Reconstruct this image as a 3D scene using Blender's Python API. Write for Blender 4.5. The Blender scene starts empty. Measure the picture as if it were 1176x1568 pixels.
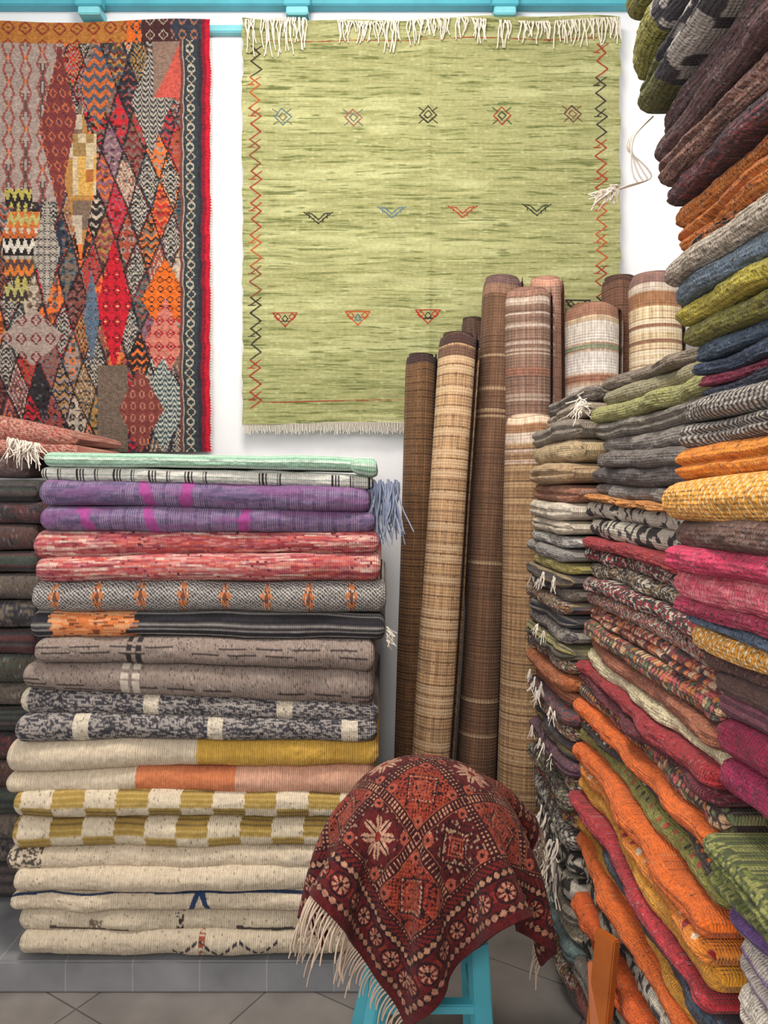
import bpy, math, random
import numpy as np
from mathutils import Vector
random.seed(3); RNG=np.random.RandomState(5)
F=1130.0; H=1.52
def W(u,v,d): return np.array([(u-588)/F*d, d, H-(v-740)/F*d])
scn=bpy.context.scene
scn.view_settings.view_transform='Standard'
# ---------------------------------------------------------------- utils
def lin(c):
    c=np.clip(np.asarray(c,float),0,1)
    return np.where(c<=0.04045,c/12.92,((c+0.055)/1.055)**2.4)
def c(r,g,b): return np.array([r,g,b])/255.0
def h2(x,y,s):
    n=np.sin(x*127.1+y*311.7+s*74.7)*43758.5453
    return n-np.floor(n)
def vn(x,y,s):
    x=np.asarray(x,float);y=np.asarray(y,float)
    x,y=np.broadcast_arrays(x,y)
    xi=np.floor(x);yi=np.floor(y);fx=x-xi;fy=y-yi
    fx=fx*fx*(3-2*fx);fy=fy*fy*(3-2*fy)
    a=h2(xi,yi,s);b=h2(xi+1,yi,s);d=h2(xi,yi+1,s);e=h2(xi+1,yi+1,s)
    return (a*(1-fx)+b*fx)*(1-fy)+(d*(1-fx)+e*fx)*fy
def fr(x): return x-np.floor(x)
def tri(x): return np.abs(fr(x)-.5)*2
def mix(a,b,m): 
    m=np.clip(np.asarray(m,float),0,1)[...,None]
    return a*(1-m)+b*m
def sst(a,b,x):
    t=np.clip((x-a)/(b-a),0,1); return t*t*(3-2*t)
# ---------------------------------------------------------------- materials
def newmat(name):
    m=bpy.data.materials.new(name); m.use_nodes=True
    nt=m.node_tree; b=nt.nodes['Principled BSDF']
    return m,nt,b
def fabric(name,rib=0,ribv=0,nscale=900,bump=.5,dist=.0015,rough=.95,var=.22,flat=None,sheen=.06,ribw=.30):
    m,nt,b=newmat(name); N=nt.nodes; L=nt.links
    b.inputs['Roughness'].default_value=rough
    b.inputs['Specular IOR Level'].default_value=.1
    b.inputs['Sheen Weight'].default_value=sheen
    b.inputs['Sheen Roughness'].default_value=.6
    if flat is None:
        uv=N.new('ShaderNodeUVMap'); uv.uv_map='UV'; co=uv.outputs[0]
    else:
        tc=N.new('ShaderNodeTexCoord'); co=tc.outputs['Object']
    nz=N.new('ShaderNodeTexNoise'); nz.inputs['Scale'].default_value=nscale; nz.inputs['Detail'].default_value=2
    L.new(co,nz.inputs['Vector'])
    nz2=N.new('ShaderNodeTexNoise'); nz2.inputs['Scale'].default_value=nscale*.18; nz2.inputs['Detail'].default_value=3
    L.new(co,nz2.inputs['Vector'])
    mr=N.new('ShaderNodeMapRange'); mr.inputs[1].default_value=.3; mr.inputs[2].default_value=.7
    mr.inputs[3].default_value=1-var; mr.inputs[4].default_value=1+var
    ad=N.new('ShaderNodeMath'); ad.operation='MULTIPLY_ADD'; ad.inputs[1].default_value=.6
    m2=N.new('ShaderNodeMath'); m2.operation='MULTIPLY'; m2.inputs[1].default_value=.4
    L.new(nz2.outputs[0],m2.inputs[0]); L.new(nz.outputs[0],ad.inputs[0]); L.new(m2.outputs[0],ad.inputs[2])
    L.new(ad.outputs[0],mr.inputs[0])
    vm=N.new('ShaderNodeVectorMath'); vm.operation='MULTIPLY'
    if flat is None:
        at=N.new('ShaderNodeAttribute'); at.attribute_name='Col'; L.new(at.outputs['Color'],vm.inputs[0])
    else:
        vm.inputs[0].default_value=tuple(lin(flat))
    L.new(mr.outputs[0],vm.inputs[1]); L.new(vm.outputs[0],b.inputs['Base Color'])
    h=ad.outputs[0]
    sx=N.new('ShaderNodeSeparateXYZ'); L.new(co,sx.inputs[0])
    for k,o in ((rib,0),(ribv,1)):
        if k:
            a=N.new('ShaderNodeMath'); a.operation='MULTIPLY'; a.inputs[1].default_value=6.283/k
            L.new(sx.outputs[o],a.inputs[0])
            s=N.new('ShaderNodeMath'); s.operation='SINE'; L.new(a.outputs[0],s.inputs[0])
            q=N.new('ShaderNodeMath'); q.operation='MULTIPLY_ADD'; q.inputs[1].default_value=ribw
            L.new(s.outputs[0],q.inputs[0]); L.new(h,q.inputs[2]); h=q.outputs[0]
    bp=N.new('ShaderNodeBump'); bp.inputs['Strength'].default_value=bump; bp.inputs['Distance'].default_value=dist
    L.new(h,bp.inputs['Height']); L.new(bp.outputs[0],b.inputs['Normal'])
    return m
M_RIB=fabric('flatweave_wool',rib=.0065,nscale=420,dist=.0032,bump=.9,var=.26)
M_WOOL=fabric('brushed_wool',nscale=360,dist=.008,bump=1.0,var=.42,sheen=.15,rib=.0055,ribv=.0055,ribw=.09)
M_KILIM=fabric('kilim_weave',ribv=.007,nscale=350,dist=.0024,bump=.75,var=.28)
M_STRAW=fabric('woven_reed',ribv=.012,rib=.009,nscale=350,dist=.0028,rough=.7,bump=.6,var=.22)
M_PILE=fabric('pile_carpet',nscale=420,dist=.005,bump=1.0,var=.4)
def M_yarn(name,col): return fabric(name,nscale=300,flat=col,var=.15,dist=.0008)
Y_WHITE=M_yarn('yarn_white',c(225,215,202)); Y_GREY=M_yarn('yarn_bluegrey',c(140,150,175))
Y_DARK=M_yarn('yarn_dark',c(70,60,60)); Y_CREAM=M_yarn('yarn_cream',c(200,178,158))
def paint(name,col,rough=.5,var=.06,ns=6,bump=.15):
    m,nt,b=newmat(name);N=nt.nodes;L=nt.links
    tc=N.new('ShaderNodeTexCoord');nz=N.new('ShaderNodeTexNoise');nz.inputs['Scale'].default_value=ns;nz.inputs['Detail'].default_value=8
    L.new(tc.outputs['Object'],nz.inputs['Vector'])
    r=N.new('ShaderNodeMapRange');r.inputs[1].default_value=.3;r.inputs[2].default_value=.7;r.inputs[3].default_value=1-var;r.inputs[4].default_value=1+var
    L.new(nz.outputs[0],r.inputs[0]);vm=N.new('ShaderNodeVectorMath');vm.operation='MULTIPLY';vm.inputs[0].default_value=tuple(lin(col))
    L.new(r.outputs[0],vm.inputs[1]);L.new(vm.outputs[0],b.inputs['Base Color']);b.inputs['Roughness'].default_value=rough
    bp=N.new('ShaderNodeBump');bp.inputs['Strength'].default_value=bump;bp.inputs['Distance'].default_value=.004
    L.new(nz.outputs[0],bp.inputs['Height']);L.new(bp.outputs[0],b.inputs['Normal'])
    return m
def tiles(name,c1,c2,grout,bw,bh,rough,plane='XY',off=.5,rot=0,ox=0,oy=0):
    m,nt,b=newmat(name);N=nt.nodes;L=nt.links
    tc=N.new('ShaderNodeTexCoord');sx=N.new('ShaderNodeSeparateXYZ');cb=N.new('ShaderNodeCombineXYZ')
    L.new(tc.outputs['Object'],sx.inputs[0]);L.new(sx.outputs[0],cb.inputs[0]);L.new(sx.outputs[1 if plane=='XY' else 2],cb.inputs[1])
    mp=N.new('ShaderNodeMapping');mp.inputs['Rotation'].default_value[2]=rot;mp.inputs['Location'].default_value=(ox,oy,0);L.new(cb.outputs[0],mp.inputs[0])
    br=N.new('ShaderNodeTexBrick');br.offset=off;br.inputs['Scale'].default_value=1
    br.inputs['Brick Width'].default_value=bw;br.inputs['Row Height'].default_value=bh;br.inputs['Mortar Size'].default_value=.003;br.inputs['Mortar Smooth'].default_value=.3
    for k,v in (('Color1',c1),('Color2',c2),('Mortar',grout)): br.inputs[k].default_value=(*lin(v),1)
    L.new(mp.outputs[0],br.inputs['Vector'])
    nz=N.new('ShaderNodeTexNoise');nz.inputs['Scale'].default_value=7;nz.inputs['Detail'].default_value=8;L.new(tc.outputs['Object'],nz.inputs['Vector'])
    r=N.new('ShaderNodeMapRange');r.inputs[1].default_value=.3;r.inputs[2].default_value=.7;r.inputs[3].default_value=.75;r.inputs[4].default_value=1.15;L.new(nz.outputs[0],r.inputs[0])
    vm=N.new('ShaderNodeVectorMath');vm.operation='MULTIPLY';L.new(br.outputs[0],vm.inputs[0]);L.new(r.outputs[0],vm.inputs[1]);L.new(vm.outputs[0],b.inputs['Base Color'])
    b.inputs['Roughness'].default_value=rough
    bp=N.new('ShaderNodeBump');bp.inputs['Strength'].default_value=.5;bp.inputs['Distance'].default_value=-.003;L.new(br.outputs['Fac'],bp.inputs['Height']);L.new(bp.outputs[0],b.inputs['Normal'])
    return m
# ---------------------------------------------------------------- mesh helpers
def link(ob,parent=None):
    scn.collection.objects.link(ob)
    if parent: ob.parent=parent
    return ob
def empty(name,loc=(0,0,0)):
    e=bpy.data.objects.new(name,None); e.empty_display_size=.1; link(e); return e
def grid(name,P,C,UV,mat,parent=None,wrap=False):
    nj,ni=P.shape[:2]
    me=bpy.data.meshes.new(name)
    idx=np.arange(nj*ni).reshape(nj,ni)
    if wrap: idx=np.concatenate([idx,idx[:,:1]],1)
    f=np.stack([idx[:-1,:-1],idx[:-1,1:],idx[1:,1:],idx[1:,:-1]],-1).reshape(-1,4)
    me.vertices.add(nj*ni); me.vertices.foreach_set('co',P.reshape(-1).astype(np.float32))
    me.loops.add(f.size); me.loops.foreach_set('vertex_index',f.reshape(-1).astype(np.int32))
    me.polygons.add(len(f)); me.polygons.foreach_set('loop_start',np.arange(0,f.size,4,dtype=np.int32))
    me.polygons.foreach_set('use_smooth',np.ones(len(f),bool))
    me.update(calc_edges=True)
    a=me.attributes.new('Col','FLOAT_COLOR','POINT')
    col=np.ones((nj*ni,4),np.float32); col[:,:3]=lin(C.reshape(-1,3)); a.data.foreach_set('color',col.reshape(-1))
    uv=me.uv_layers.new(name='UV'); uv.data.foreach_set('uv',UV.reshape(-1,2)[f.reshape(-1)].astype(np.float32).reshape(-1))
    me.materials.append(mat)
    return link(bpy.data.objects.new(name,me),parent)
def box(name,lo,hi,mat,parent=None,bev=.004,rot=None):
    lo=np.array(lo,float);hi=np.array(hi,float);ce=(lo+hi)/2;d=(hi-lo)/2
    import bmesh
    bm=bmesh.new();bmesh.ops.create_cube(bm,size=2)
    for v in bm.verts: v.co=Vector((v.co.x*d[0],v.co.y*d[1],v.co.z*d[2]))
    if bev>0: bmesh.ops.bevel(bm,geom=list(bm.edges),offset=bev,segments=2,affect='EDGES')
    me=bpy.data.meshes.new(name);bm.to_mesh(me);bm.free();me.materials.append(mat)
    ob=bpy.data.objects.new(name,me);ob.location=ce
    if rot: ob.rotation_euler=rot
    return link(ob,parent)
def beam(name,a,b,w,t,mat,parent=None):
    a=Vector(a);b=Vector(b);L=(b-a).length
    ob=box(name,(-w/2,-t/2,-L/2),(w/2,t/2,L/2),mat,parent,bev=.003)
    ob.rotation_euler=(b-a).to_track_quat('Z','Y').to_euler(); ob.location=(a+b)/2
    return ob
def strands(name,lines,r,mat,parent=None):
    cu=bpy.data.curves.new(name,'CURVE');cu.dimensions='3D';cu.bevel_depth=r;cu.bevel_resolution=1;cu.use_fill_caps=True
    for l in lines:
        s=cu.splines.new('POLY');s.points.add(len(l)-1)
        s.points.foreach_set('co',np.concatenate([np.asarray(l,float),np.ones((len(l),1))],1).reshape(-1))
        n=len(l)
        for i,p in enumerate(s.points): p.radius=1.0-.35*i/n
    cu.materials.append(mat)
    return link(bpy.data.objects.new(name,cu),parent)
def tassel(p,length,n=10,spread=.012,dirv=(0,0,-1),curl=.01):
    p=np.array(p,float);dv=np.array(dirv,float);out=[]
    for _ in range(n):
        o=(RNG.rand(3)-.5)*spread; e=(RNG.rand(3)-.5)*spread*3; L=length*(.75+.4*RNG.rand()); ph=RNG.rand()*6
        pts=[]
        for k in range(7):
            q=k/6
            pts.append(p+o*min(1,q*2+.3)+e*q*q+dv*L*q+np.array([math.sin(ph+q*4),math.cos(ph+q*5),0])*curl*q+np.array([0,0,-.25*L*q*q]))
        out.append(pts)
    return out
# ---------------------------------------------------------------- pattern library (s,t in metres on cloth; tn -1..1 around the fold)
def full(s,col): return np.ones(s.shape+(3,))*col
def heather(col,amp=.14,col2=None,fs=40,ft=350,fl=1.0):
    def f(s,t,tn,sd):
        n=.5*vn(s*fs,t*ft,sd)+.5*vn(s*300,t*500,sd+3)
        o=full(s,col)
        if col2 is not None: o=mix(o,full(s,col2),sst(.45,.65,n))
        fleck=h2(np.floor(s/.003),np.floor(t/.003),sd+4)
        o=o*(1+amp*1.3*(n-.5)*2)[...,None]
        o=mix(o,o*.62,(fleck>1-.07*fl)); return mix(o,o*.65+.27,(fleck<.05*fl))
    return f
def bands(cols,w,warp=.2):
    K=np.array(cols)
    def f(s,t,tn,sd):
        i=np.floor((t+.5)/w+warp*vn(s*6,t*0,sd)).astype(int)
        return K[(h2(i,0*i,sd)*len(K)).astype(int)%len(K)]*(1+.15*(vn(s*90,t*400,sd)-.5))[...,None]
    return f
def speckle(cols,cs=.006,ct=.004,wts=None):
    K=np.array(cols); w=np.cumsum(wts if wts is not None else np.ones(len(K))/len(K)); 
    def f(s,t,tn,sd):
        it=np.floor(t/ct); isx=np.floor(s/cs+.5*h2(it,0,sd+9))
        return K[np.clip(np.searchsorted(w,h2(isx,it,sd)*w[-1]),0,len(K)-1)]
    return f
def ikat(bg,fg,sc=60,th=.5):
    def f(s,t,tn,sd):
        q=.004; n=vn(np.floor(s/q)*q*sc,np.floor(t/q)*q*sc,sd)
        return mix(full(s,bg),full(s,fg),n>th)
    return f
def alongsplit(s0,A,B):
    def f(s,t,tn,sd): return mix(A(s,t,tn,sd),B(s,t,tn,sd),s>s0+.01*vn(t*80,0,sd))
    return f
def dia(cols,ps=.04,pt=.03,sp=.3,bgs=None):
    K=np.array(cols)
    def f(s,t,tn,sd):
        q=.0025; S=np.floor(s/q)*q;T=np.floor(t/q)*q
        cx=np.floor(S/ps);cy=np.floor(T/pt)
        m=np.abs(fr(S/ps)-.5)+np.abs(fr(T/pt)-.5)
        i=(np.floor(m*5)+np.floor(h2(cx,cy,sd)*len(K))).astype(int)%len(K)
        o=K[i]; r=h2(np.floor(S/.005),np.floor(T/.004),sd+2)
        return mix(o,K[(r*97).astype(int)%len(K)],r>1-sp)
    return f
def dots(base,fg,per=.03,r=.006):
    def f(s,t,tn,sd):
        o=base(s,t,tn,sd); iy=np.floor(t/per); x=s/per+.5*(iy%2); ix=np.floor(x)
        d=np.hypot((fr(x)-.5)*per,(fr(t/per)-.5)*per)
        F=np.array(fg)[(h2(ix,iy,sd)*len(fg)).astype(int)%len(fg)]
        return mix(o,F,(d<r*(.6+.8*h2(ix,iy,sd+1))))
    return f
# ---------------------------------------------------------------- folded textile
def fold(parent,name,p0,p1,N,D,th0,th1,pat,seed,mat=None,ss=1,ds=.0025,nf=24,cap=(.02,.02),wav=.006,dz=.005,ply=1,rnd=1.2,fuzz=1.0):
    p0=np.array(p0,float);p1=np.array(p1,float);N=np.array(N,float)
    L=np.linalg.norm(p1-p0);ns=max(12,int(L/ds));s=np.linspace(0,L,ns);q=s/L
    ang=np.pi/2-np.linspace(0,1,nf)*np.pi
    w_=1-np.clip(np.cos(ang),0,1)**.85; w_[0]=w_[-1]=1
    h_=np.sin(ang)
    tn=np.linspace(-1,1,nf)
    thm=(th0+th1)/2; half=(th0+(th1-th0)*q)/2*1.03
    e0=np.clip(s/cap[0],0,1);e1=np.clip((L-s)/cap[1],0,1)
    e=np.sqrt(np.clip(1-(1-e0)**2,0,1))*np.sqrt(np.clip(1-(1-e1)**2,0,1))
    half_n=half*(1+.13*(vn(s*5,seed,seed)-.5)*2)
    foff=wav*(vn(s*4,p0[2]*9,ss)-.5)*2+wav*.9*(vn(s*9,seed*1.7,seed+.3)-.5)*2+(1-e)*np.maximum(cap[0]*(s<L/2),cap[1]*(s>=L/2))*.7
    zc=dz*(vn(s*2.6,p0[2]*4,ss+2)-.5)*2+dz*.3*(vn(s*9,seed,seed+7)-.5)*2
    eh=e**.7
    ww=w_[:,None]*(half_n*eh*rnd)[None]
    for k in range(1,ply):
        x0=-1+2*k/ply+.12*(vn(s*3,k,seed+11)-.5)
        ww=ww+ (half_n*.5)[None]*np.exp(-((tn[:,None]-x0[None])/.10)**2)
    hh=h_[:,None]*(half_n*eh)[None]
    fine=fuzz*(.0026*(vn(s[None]*25,tn[:,None]*3,seed+4)-.5)*2+.0012*(vn(s[None]*110,tn[:,None]*9,seed+5)-.5)*2)
    base=p0[None]+(p1-p0)[None]*q[:,None]
    front=base[None]+N*(ww+foff[None]+fine)[...,None]+np.array([0,0,1.])*(zc[None]+hh)[...,None]
    nb=4; rows=[]
    for k in range(nb,0,-1):
        f=k/nb; r=front[0].copy(); r=r+N*(D*f); r[:,2]-= (half_n*eh)*.25*f; rows.append(r)
    rows2=[]
    for k in range(1,nb+1):
        f=k/nb; r=front[-1].copy(); r=r+N*(D*f); r[:,2]+= (half_n*eh)*.25*f; rows2.append(r)
    P=np.concatenate([np.array(rows),front,np.array(rows2)],0)
    tm=tn*thm*.7
    tt=np.concatenate([[tm[0]-D*k/nb for k in range(nb,0,-1)],tm,[tm[-1]+D*k/nb for k in range(1,nb+1)]])
    TN=np.concatenate([[-1]*nb,tn,[1]*nb])
    S=np.broadcast_to(s[None],(len(tt),ns));T=np.broadcast_to(tt[:,None],S.shape);TNg=np.broadcast_to(TN[:,None],S.shape)
    C=pat(S,T,TNg,seed)
    UV=np.stack([S,T],-1)
    return grid(name,P,C,UV,mat or M_RIB,parent,wrap=False)
# ---------------------------------------------------------------- ROOM
M_wall=paint('white_plaster',c(236,237,242),.85,.03,5,.25)
M_teal=paint('turquoise_paint',c(80,172,190),.45,.1,12,.2)
M_teal2=paint('pale_turquoise_paint',c(125,200,212),.5,.08,12,.2)
M_floor=tiles('floor_tile',c(128,122,118),c(112,108,106),c(84,82,80),.42,.42,.35,'XY',0,.55)
M_ledge=tiles('ledge_tile',c(132,132,136),c(120,122,126),c(150,150,150),.20,.30,.35,'XZ',0,0,0,.15)
WB=3.2
box('floor',(-2.4,-2.5,-.1),(1.45,WB+.1,0),M_floor,bev=0)
box('wall_back',(-2.4,WB,0),(1.45,WB+.1,3.9),M_wall,bev=0)
box('wall_left',(-2.4,-2.5,0),(-2.3,WB,3.9),M_wall,bev=0)
box('wall_right',(1.35,-2.5,0),(1.45,WB,3.9),M_wall,bev=0)
box('ceiling',(-2.4,-2.5,3.9),(1.45,WB+.1,4.0),M_wall,bev=0)
box('trim_1',(-2.3,WB-.05,H+733/F*(WB-.05)),(1.35,WB,H+800/F*WB),M_teal,bev=.004)
br=empty('wall_brackets')
for i,u in enumerate((-190,137,455,773,1090)):
    x=(u-588)/F*3.12
    box('bracket_%d'%i,(x-.046,3.11,H+719/F*3.11),(x+.046,WB-.001,H+734/F*3.11),M_teal2,br,.004)
    box('bracket_cap_%d'%i,(x-.056,3.10,H+733/F*3.10),(x+.056,WB-.051,H+760/F*3.10),M_teal,br,.004)
rodz=H+(740-44)/F*3.17
box('hanging_rail',(-2.3,3.165,rodz-.016),((945-588)/F*3.17,3.198,rodz+.016),M_teal2,bev=.004)
box('ledge_plinth',(-2.3,2.2,0),(.0,WB,H-(1472-740)/F*2.2),M_ledge,bev=.006)
# ---------------------------------------------------------------- painter for hung rugs
class Paint:
    def __init__(s,u0,u1,v0,v1,step):
        s.U=np.arange(u0,u1+step*.5,step);s.V=np.arange(v0,v1+step*.5,step)
        s.u0,s.v0,s.st=u0,v0,step
        s.UU,s.VV=np.meshgrid(s.U,s.V);s.C=np.zeros(s.UU.shape+(3,))
    def sl(s,a,b,cc,d):
        i0=max(0,int((a-s.u0)/s.st));i1=max(0,int((b-s.u0)/s.st)+2);j0=max(0,int((cc-s.v0)/s.st));j1=max(0,int((d-s.v0)/s.st)+2)
        return slice(j0,j1),slice(i0,i1)
    def seg(s,x0,y0,x1,y1,w,col):
        a=s.sl(min(x0,x1)-w,max(x0,x1)+w,min(y0,y1)-w,max(y0,y1)+w);X=s.UU[a];Y=s.VV[a]
        if X.size==0:return
        dx,dy=x1-x0,y1-y0;L=dx*dx+dy*dy+1e-9;t=np.clip(((X-x0)*dx+(Y-y0)*dy)/L,0,1)
        m=np.hypot(X-x0-t*dx,Y-y0-t*dy)<w/2
        s.C[a][m]=col
    def poly(s,pts,w,col):
        for (a,b),(cc,d) in zip(pts[:-1],pts[1:]): s.seg(a,b,cc,d,w,col)
    def reg(s,a,b,cc,d,fn,shape='rect'):
        k=s.sl(a,b,cc,d);X=s.UU[k];Y=s.VV[k]
        if X.size==0:return
        q=2.0;Xq=np.floor(X/q)*q;Yq=np.floor(Y/q)*q
        if shape=='dia': m=np.abs(Xq-(a+b)/2)/((b-a)/2)+np.abs(Yq-(cc+d)/2)/((d-cc)/2)<1
        else: m=(X>=a)&(X<=b)&(Y>=cc)&(Y<=d)
        col=fn(Xq,Yq); s.C[k][m]=col[m]
# ---------- green kilim
g=Paint(372,948,30,648,.85)
X,Y=g.UU,g.VV
wv=4*vn(X/60,Y/40,31)
n1=vn(X/70,(Y+wv)/2.2,1);n2=vn(X/22,(Y+wv)/1.5,2);n3=vn(X/150,Y/18,3);n4=vn(X/8,Y/1.4,8);n5=vn(X/45,(Y+wv)/5,17)
green=c(158,157,110)*np.ones(X.shape+(3,))
green=mix(green,c(138,140,92)*np.ones_like(green),sst(.35,.75,n1*.5+n2*.5))
green=mix(green,c(182,182,134)*np.ones_like(green),sst(.45,.85,n3*.5+n5*.5)*.85)
green=mix(green,c(98,104,62)*np.ones_like(green),(sst(.66,.78,n2*.65+n1*.35)*.8))
green=mix(green,c(196,196,152)*np.ones_like(green),sst(.70,.95,n4)*.5)
g.C=green
R1=c(145,60,46);BK=c(55,48,45);BL=c(92,110,118);OR=c(168,84,48)
for side,(xa,xb) in enumerate(((384,400),(912,928))):
    y=72;i=0
    while y<612:
        col=[R1,R1,OR,R1,BK,c(120,70,50)][int(h2(float(i//2),side,4)*6)%6]
        g.seg(xa,y,xb,y+12,2.4,col);g.seg(xb,y+12,xa,y+24,2.4,col)
        if i%2==0:
            g.seg(xb,y,xa,y+12,2.0,col); g.seg(xa-3,y+12,xb-9,y+12,1.8,col)
        y+=24;i+=1
for yy in (62,614):
    for x in range(400,912,8): g.seg(x,yy+1.5*math.sin(x/60),x+9,yy+1.5*math.sin((x+9)/60),1.5,R1 if h2(x*1.,yy*1.,1)<.8 else c(150,120,70))
def diam(cx,cy,a,b,w,col): g.poly([(cx-a,cy),(cx,cy-b),(cx+a,cy),(cx,cy+b),(cx-a,cy)],w,col)
for cx,cy,k1,k2 in ((433,181,BL,c(110,100,82)),(541,182,c(140,88,74),c(100,100,100)),(655,179,BK,BK),(768,179,c(140,56,42),c(60,70,50)),(876,176,c(85,60,50),c(110,72,55))):
    diam(cx,cy,13,13,2.0,k1);diam(cx,cy,6,6,2,k2)
    for sx in(-1,1):
        for sy in(-1,1):
            g.seg(cx+sx*6,cy+sy*6,cx+sx*14,cy+sy*12,1.8,k2);g.seg(cx+sx*9,cy+sy*3,cx+sx*4,cy+sy*9,1.6,k1)
for cx,cy,k in ((487,334,BK),(600,326,BL),(708,325,c(155,68,55)),(821,322,c(50,58,42))):
    for o in(0,1):
        g.poly([(cx-22+o*5,cy-8+o*1),(cx-14+o*4,cy-3-o*3),(cx,cy+9-o*6),(cx+14-o*4,cy-3-o*3),(cx+22-o*5,cy-8+o*1)],2.0,k)
    for q in(-14,-7,7,14): g.seg(cx+q,cy+7-abs(q)*.8,cx+q,cy+12-abs(q)*.8,1.6,k)
for cx,cy,k,k2 in ((437,489,R1,BK),(548,487,OR,BL),(655,485,c(160,56,45),BK),(768,483,R1,BL),(884,470,BK,R1)):
    g.poly([(cx-19,cy-9),(cx+19,cy-9),(cx,cy+12),(cx-19,cy-9)],2.0,k)
    for q in(-11,0,11): diam(cx+q,cy-3+(3 if q==0 else 0),5,5,1.8,k if q else k2)
    g.seg(cx-6,cy+4,cx+6,cy+4,1.8,k2)
def hang(name,pt,d,curv,mat,parent,wave=.004,sd=1,crease=None):
    X,Y=pt.UU,pt.VV
    yy=d-wave*(vn(X/90,Y/70,sd)+.5*vn(X/30,Y/14,sd+1)+.25*vn(X/60,Y/5,sd+2))
    if crease: yy=yy-.010*np.exp(-np.abs(X-crease)/6)
    Yd=Y+curv(X,Y)
    Xd=X+1.8*(vn(Y/14,X*0,sd+5)-.5)*np.abs((X-X.mean())/(X.max()-X.mean()))*2
    P=np.stack([(Xd-588)/F*d,yy,H-(Yd-740)/F*d],-1)
    UV=np.stack([(X)/F*d,-(Y)/F*d],-1)
    o=grid(name,P,pt.C,UV,mat,parent)
    return o
gk=empty('green_kilim_wall_hanging')
GD=3.14
hang('field',g,GD,lambda X,Y:(4*np.sin((X-372)/95)+2*np.sin(X/31))*np.clip((120-Y)/90,0,1)+(2*np.sin(X/50))*np.clip((Y-560)/80,0,1),M_KILIM,gk,.011,3,657)
L=[]
for a,b,ln in ((376,392,55),(400,470,50),(518,585,30),(590,612,42),(625,690,34),(700,716,28),(722,745,36),(765,782,42),(795,840,30),(850,900,36),(905,950,36)):
    u=a
    while u<b:
        l=ln*(.5+.7*RNG.rand());p=W(u,30+3*math.sin(u/40),GD-.015)
        k=RNG.rand()*6; pts=[p+np.array([.012*math.sin(k+q*3)*q+.006*(RNG.rand()-.5),-.012*math.sin(q*3),-.0028*l*q+.01*math.sin(q*3.1)]) for q in np.linspace(0,1,7)]
        L.append(pts); u+=1.9+RNG.rand()*2
strands('top_fringe',L,.0036,Y_WHITE,gk)
L=[]
u=372
while u<948:
    p=W(u,646,GD-.006);L.append([p+np.array([.004*(RNG.rand()-.5)*q,0,-(.035+.02*RNG.rand())*q]) for q in np.linspace(0,1,4)]);u+=2.2
strands('bottom_fringe',L,.0022,Y_WHITE,gk)
# ---------- patchwork kilim
k=Paint(-90,322,33,692,.85)
X,Y=np.floor(k.UU/2)*2,np.floor(k.VV/2)*2
PAL=np.array([c(146,126,118),c(150,70,54),c(105,40,44),c(44,48,60),c(160,118,66),c(205,104,50),c(176,160,142),c(58,80,88),c(176,38,48),c(120,85,100),c(45,38,40),c(112,92,80),c(122,70,66),c(140,70,64)])
a=X/34+.25*np.sin(Y/70);b=Y/92
ca,cb=np.floor(a+b),np.floor(a-b);fa,fb=fr(a+b)-.5,fr(a-b)-.5
m=np.maximum(abs(fa),abs(fb))
hh=h2(ca,cb,11);A=PAL[(h2(ca,cb,12)*14).astype(int)];B=PAL[(h2(ca,cb,13)*14).astype(int)];D_=PAL[(h2(ca,cb,14)*14).astype(int)]
o=A.copy()
ringn=np.floor(m*22)
p0=(ringn%2==0);q_=(hh<.3)
o[q_&p0]=B[q_&p0]; pz=(ringn%4==1);o[q_&pz]=D_[q_&pz]
p1=(fr((Y+6*tri(X/9))/7)<.5); q_=(hh>=.3)&(hh<.48)
o[q_&p1]=c(165,155,142);o[q_&~p1]=c(52,50,55)
p2=(np.abs(fr(X/13)-.5)+np.abs(fr(Y/17)-.5)); q_=(hh>=.48)&(hh<.82)
o[q_&(p2<.40)]=B[q_&(p2<.40)];o[q_&(p2<.2)]=D_[q_&(p2<.2)]
p3=fr((Y+7*tri(X/14))/13);q_=(hh>=.82)
o[q_&(p3<.6)]=B[q_&(p3<.6)];o[q_&(p3<.25)]=D_[q_&(p3<.25)]
ed=(m>.43);o[ed]=D_[ed]
ed=(m>.46);o[ed]=c(50,40,42)
r=h2(np.floor(X/4),np.floor(Y/4),21);o[r>.90]=o[r>.90]*.55+.22
r=h2(np.floor(X/5),np.floor(Y/3),22);o[r>.87]=o[r>.87]*.6
k.C=o
def lat(bg,f1,f2,px,py,w=.36):
    def f(X,Y):
        o=np.ones(X.shape+(3,))*bg;m=np.abs(fr(X/px)-.5)+np.abs(fr(Y/py)-.5)
        o[(m<w)]=f1;o[m<w-.14]=bg;o[m<.1]=f2;return o
    return f
def chev(a,b,p,z=12,amp=8):
    def f(X,Y):
        o=np.ones(X.shape+(3,))*a;o[fr((Y+amp*tri(X/z))/p)<.5]=b;return o
    return f
def teeth(cols,rh):
    def f(X,Y):
        i=np.floor(Y/rh).astype(int);o=np.array(cols)[i%len(cols)];o2=np.array(cols)[(i+1)%len(cols)]
        m=fr(Y/rh)>tri(X/11)
        o=o.copy();o[m]=o2[m];return o
    return f
GG=c(152,136,128)
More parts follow.
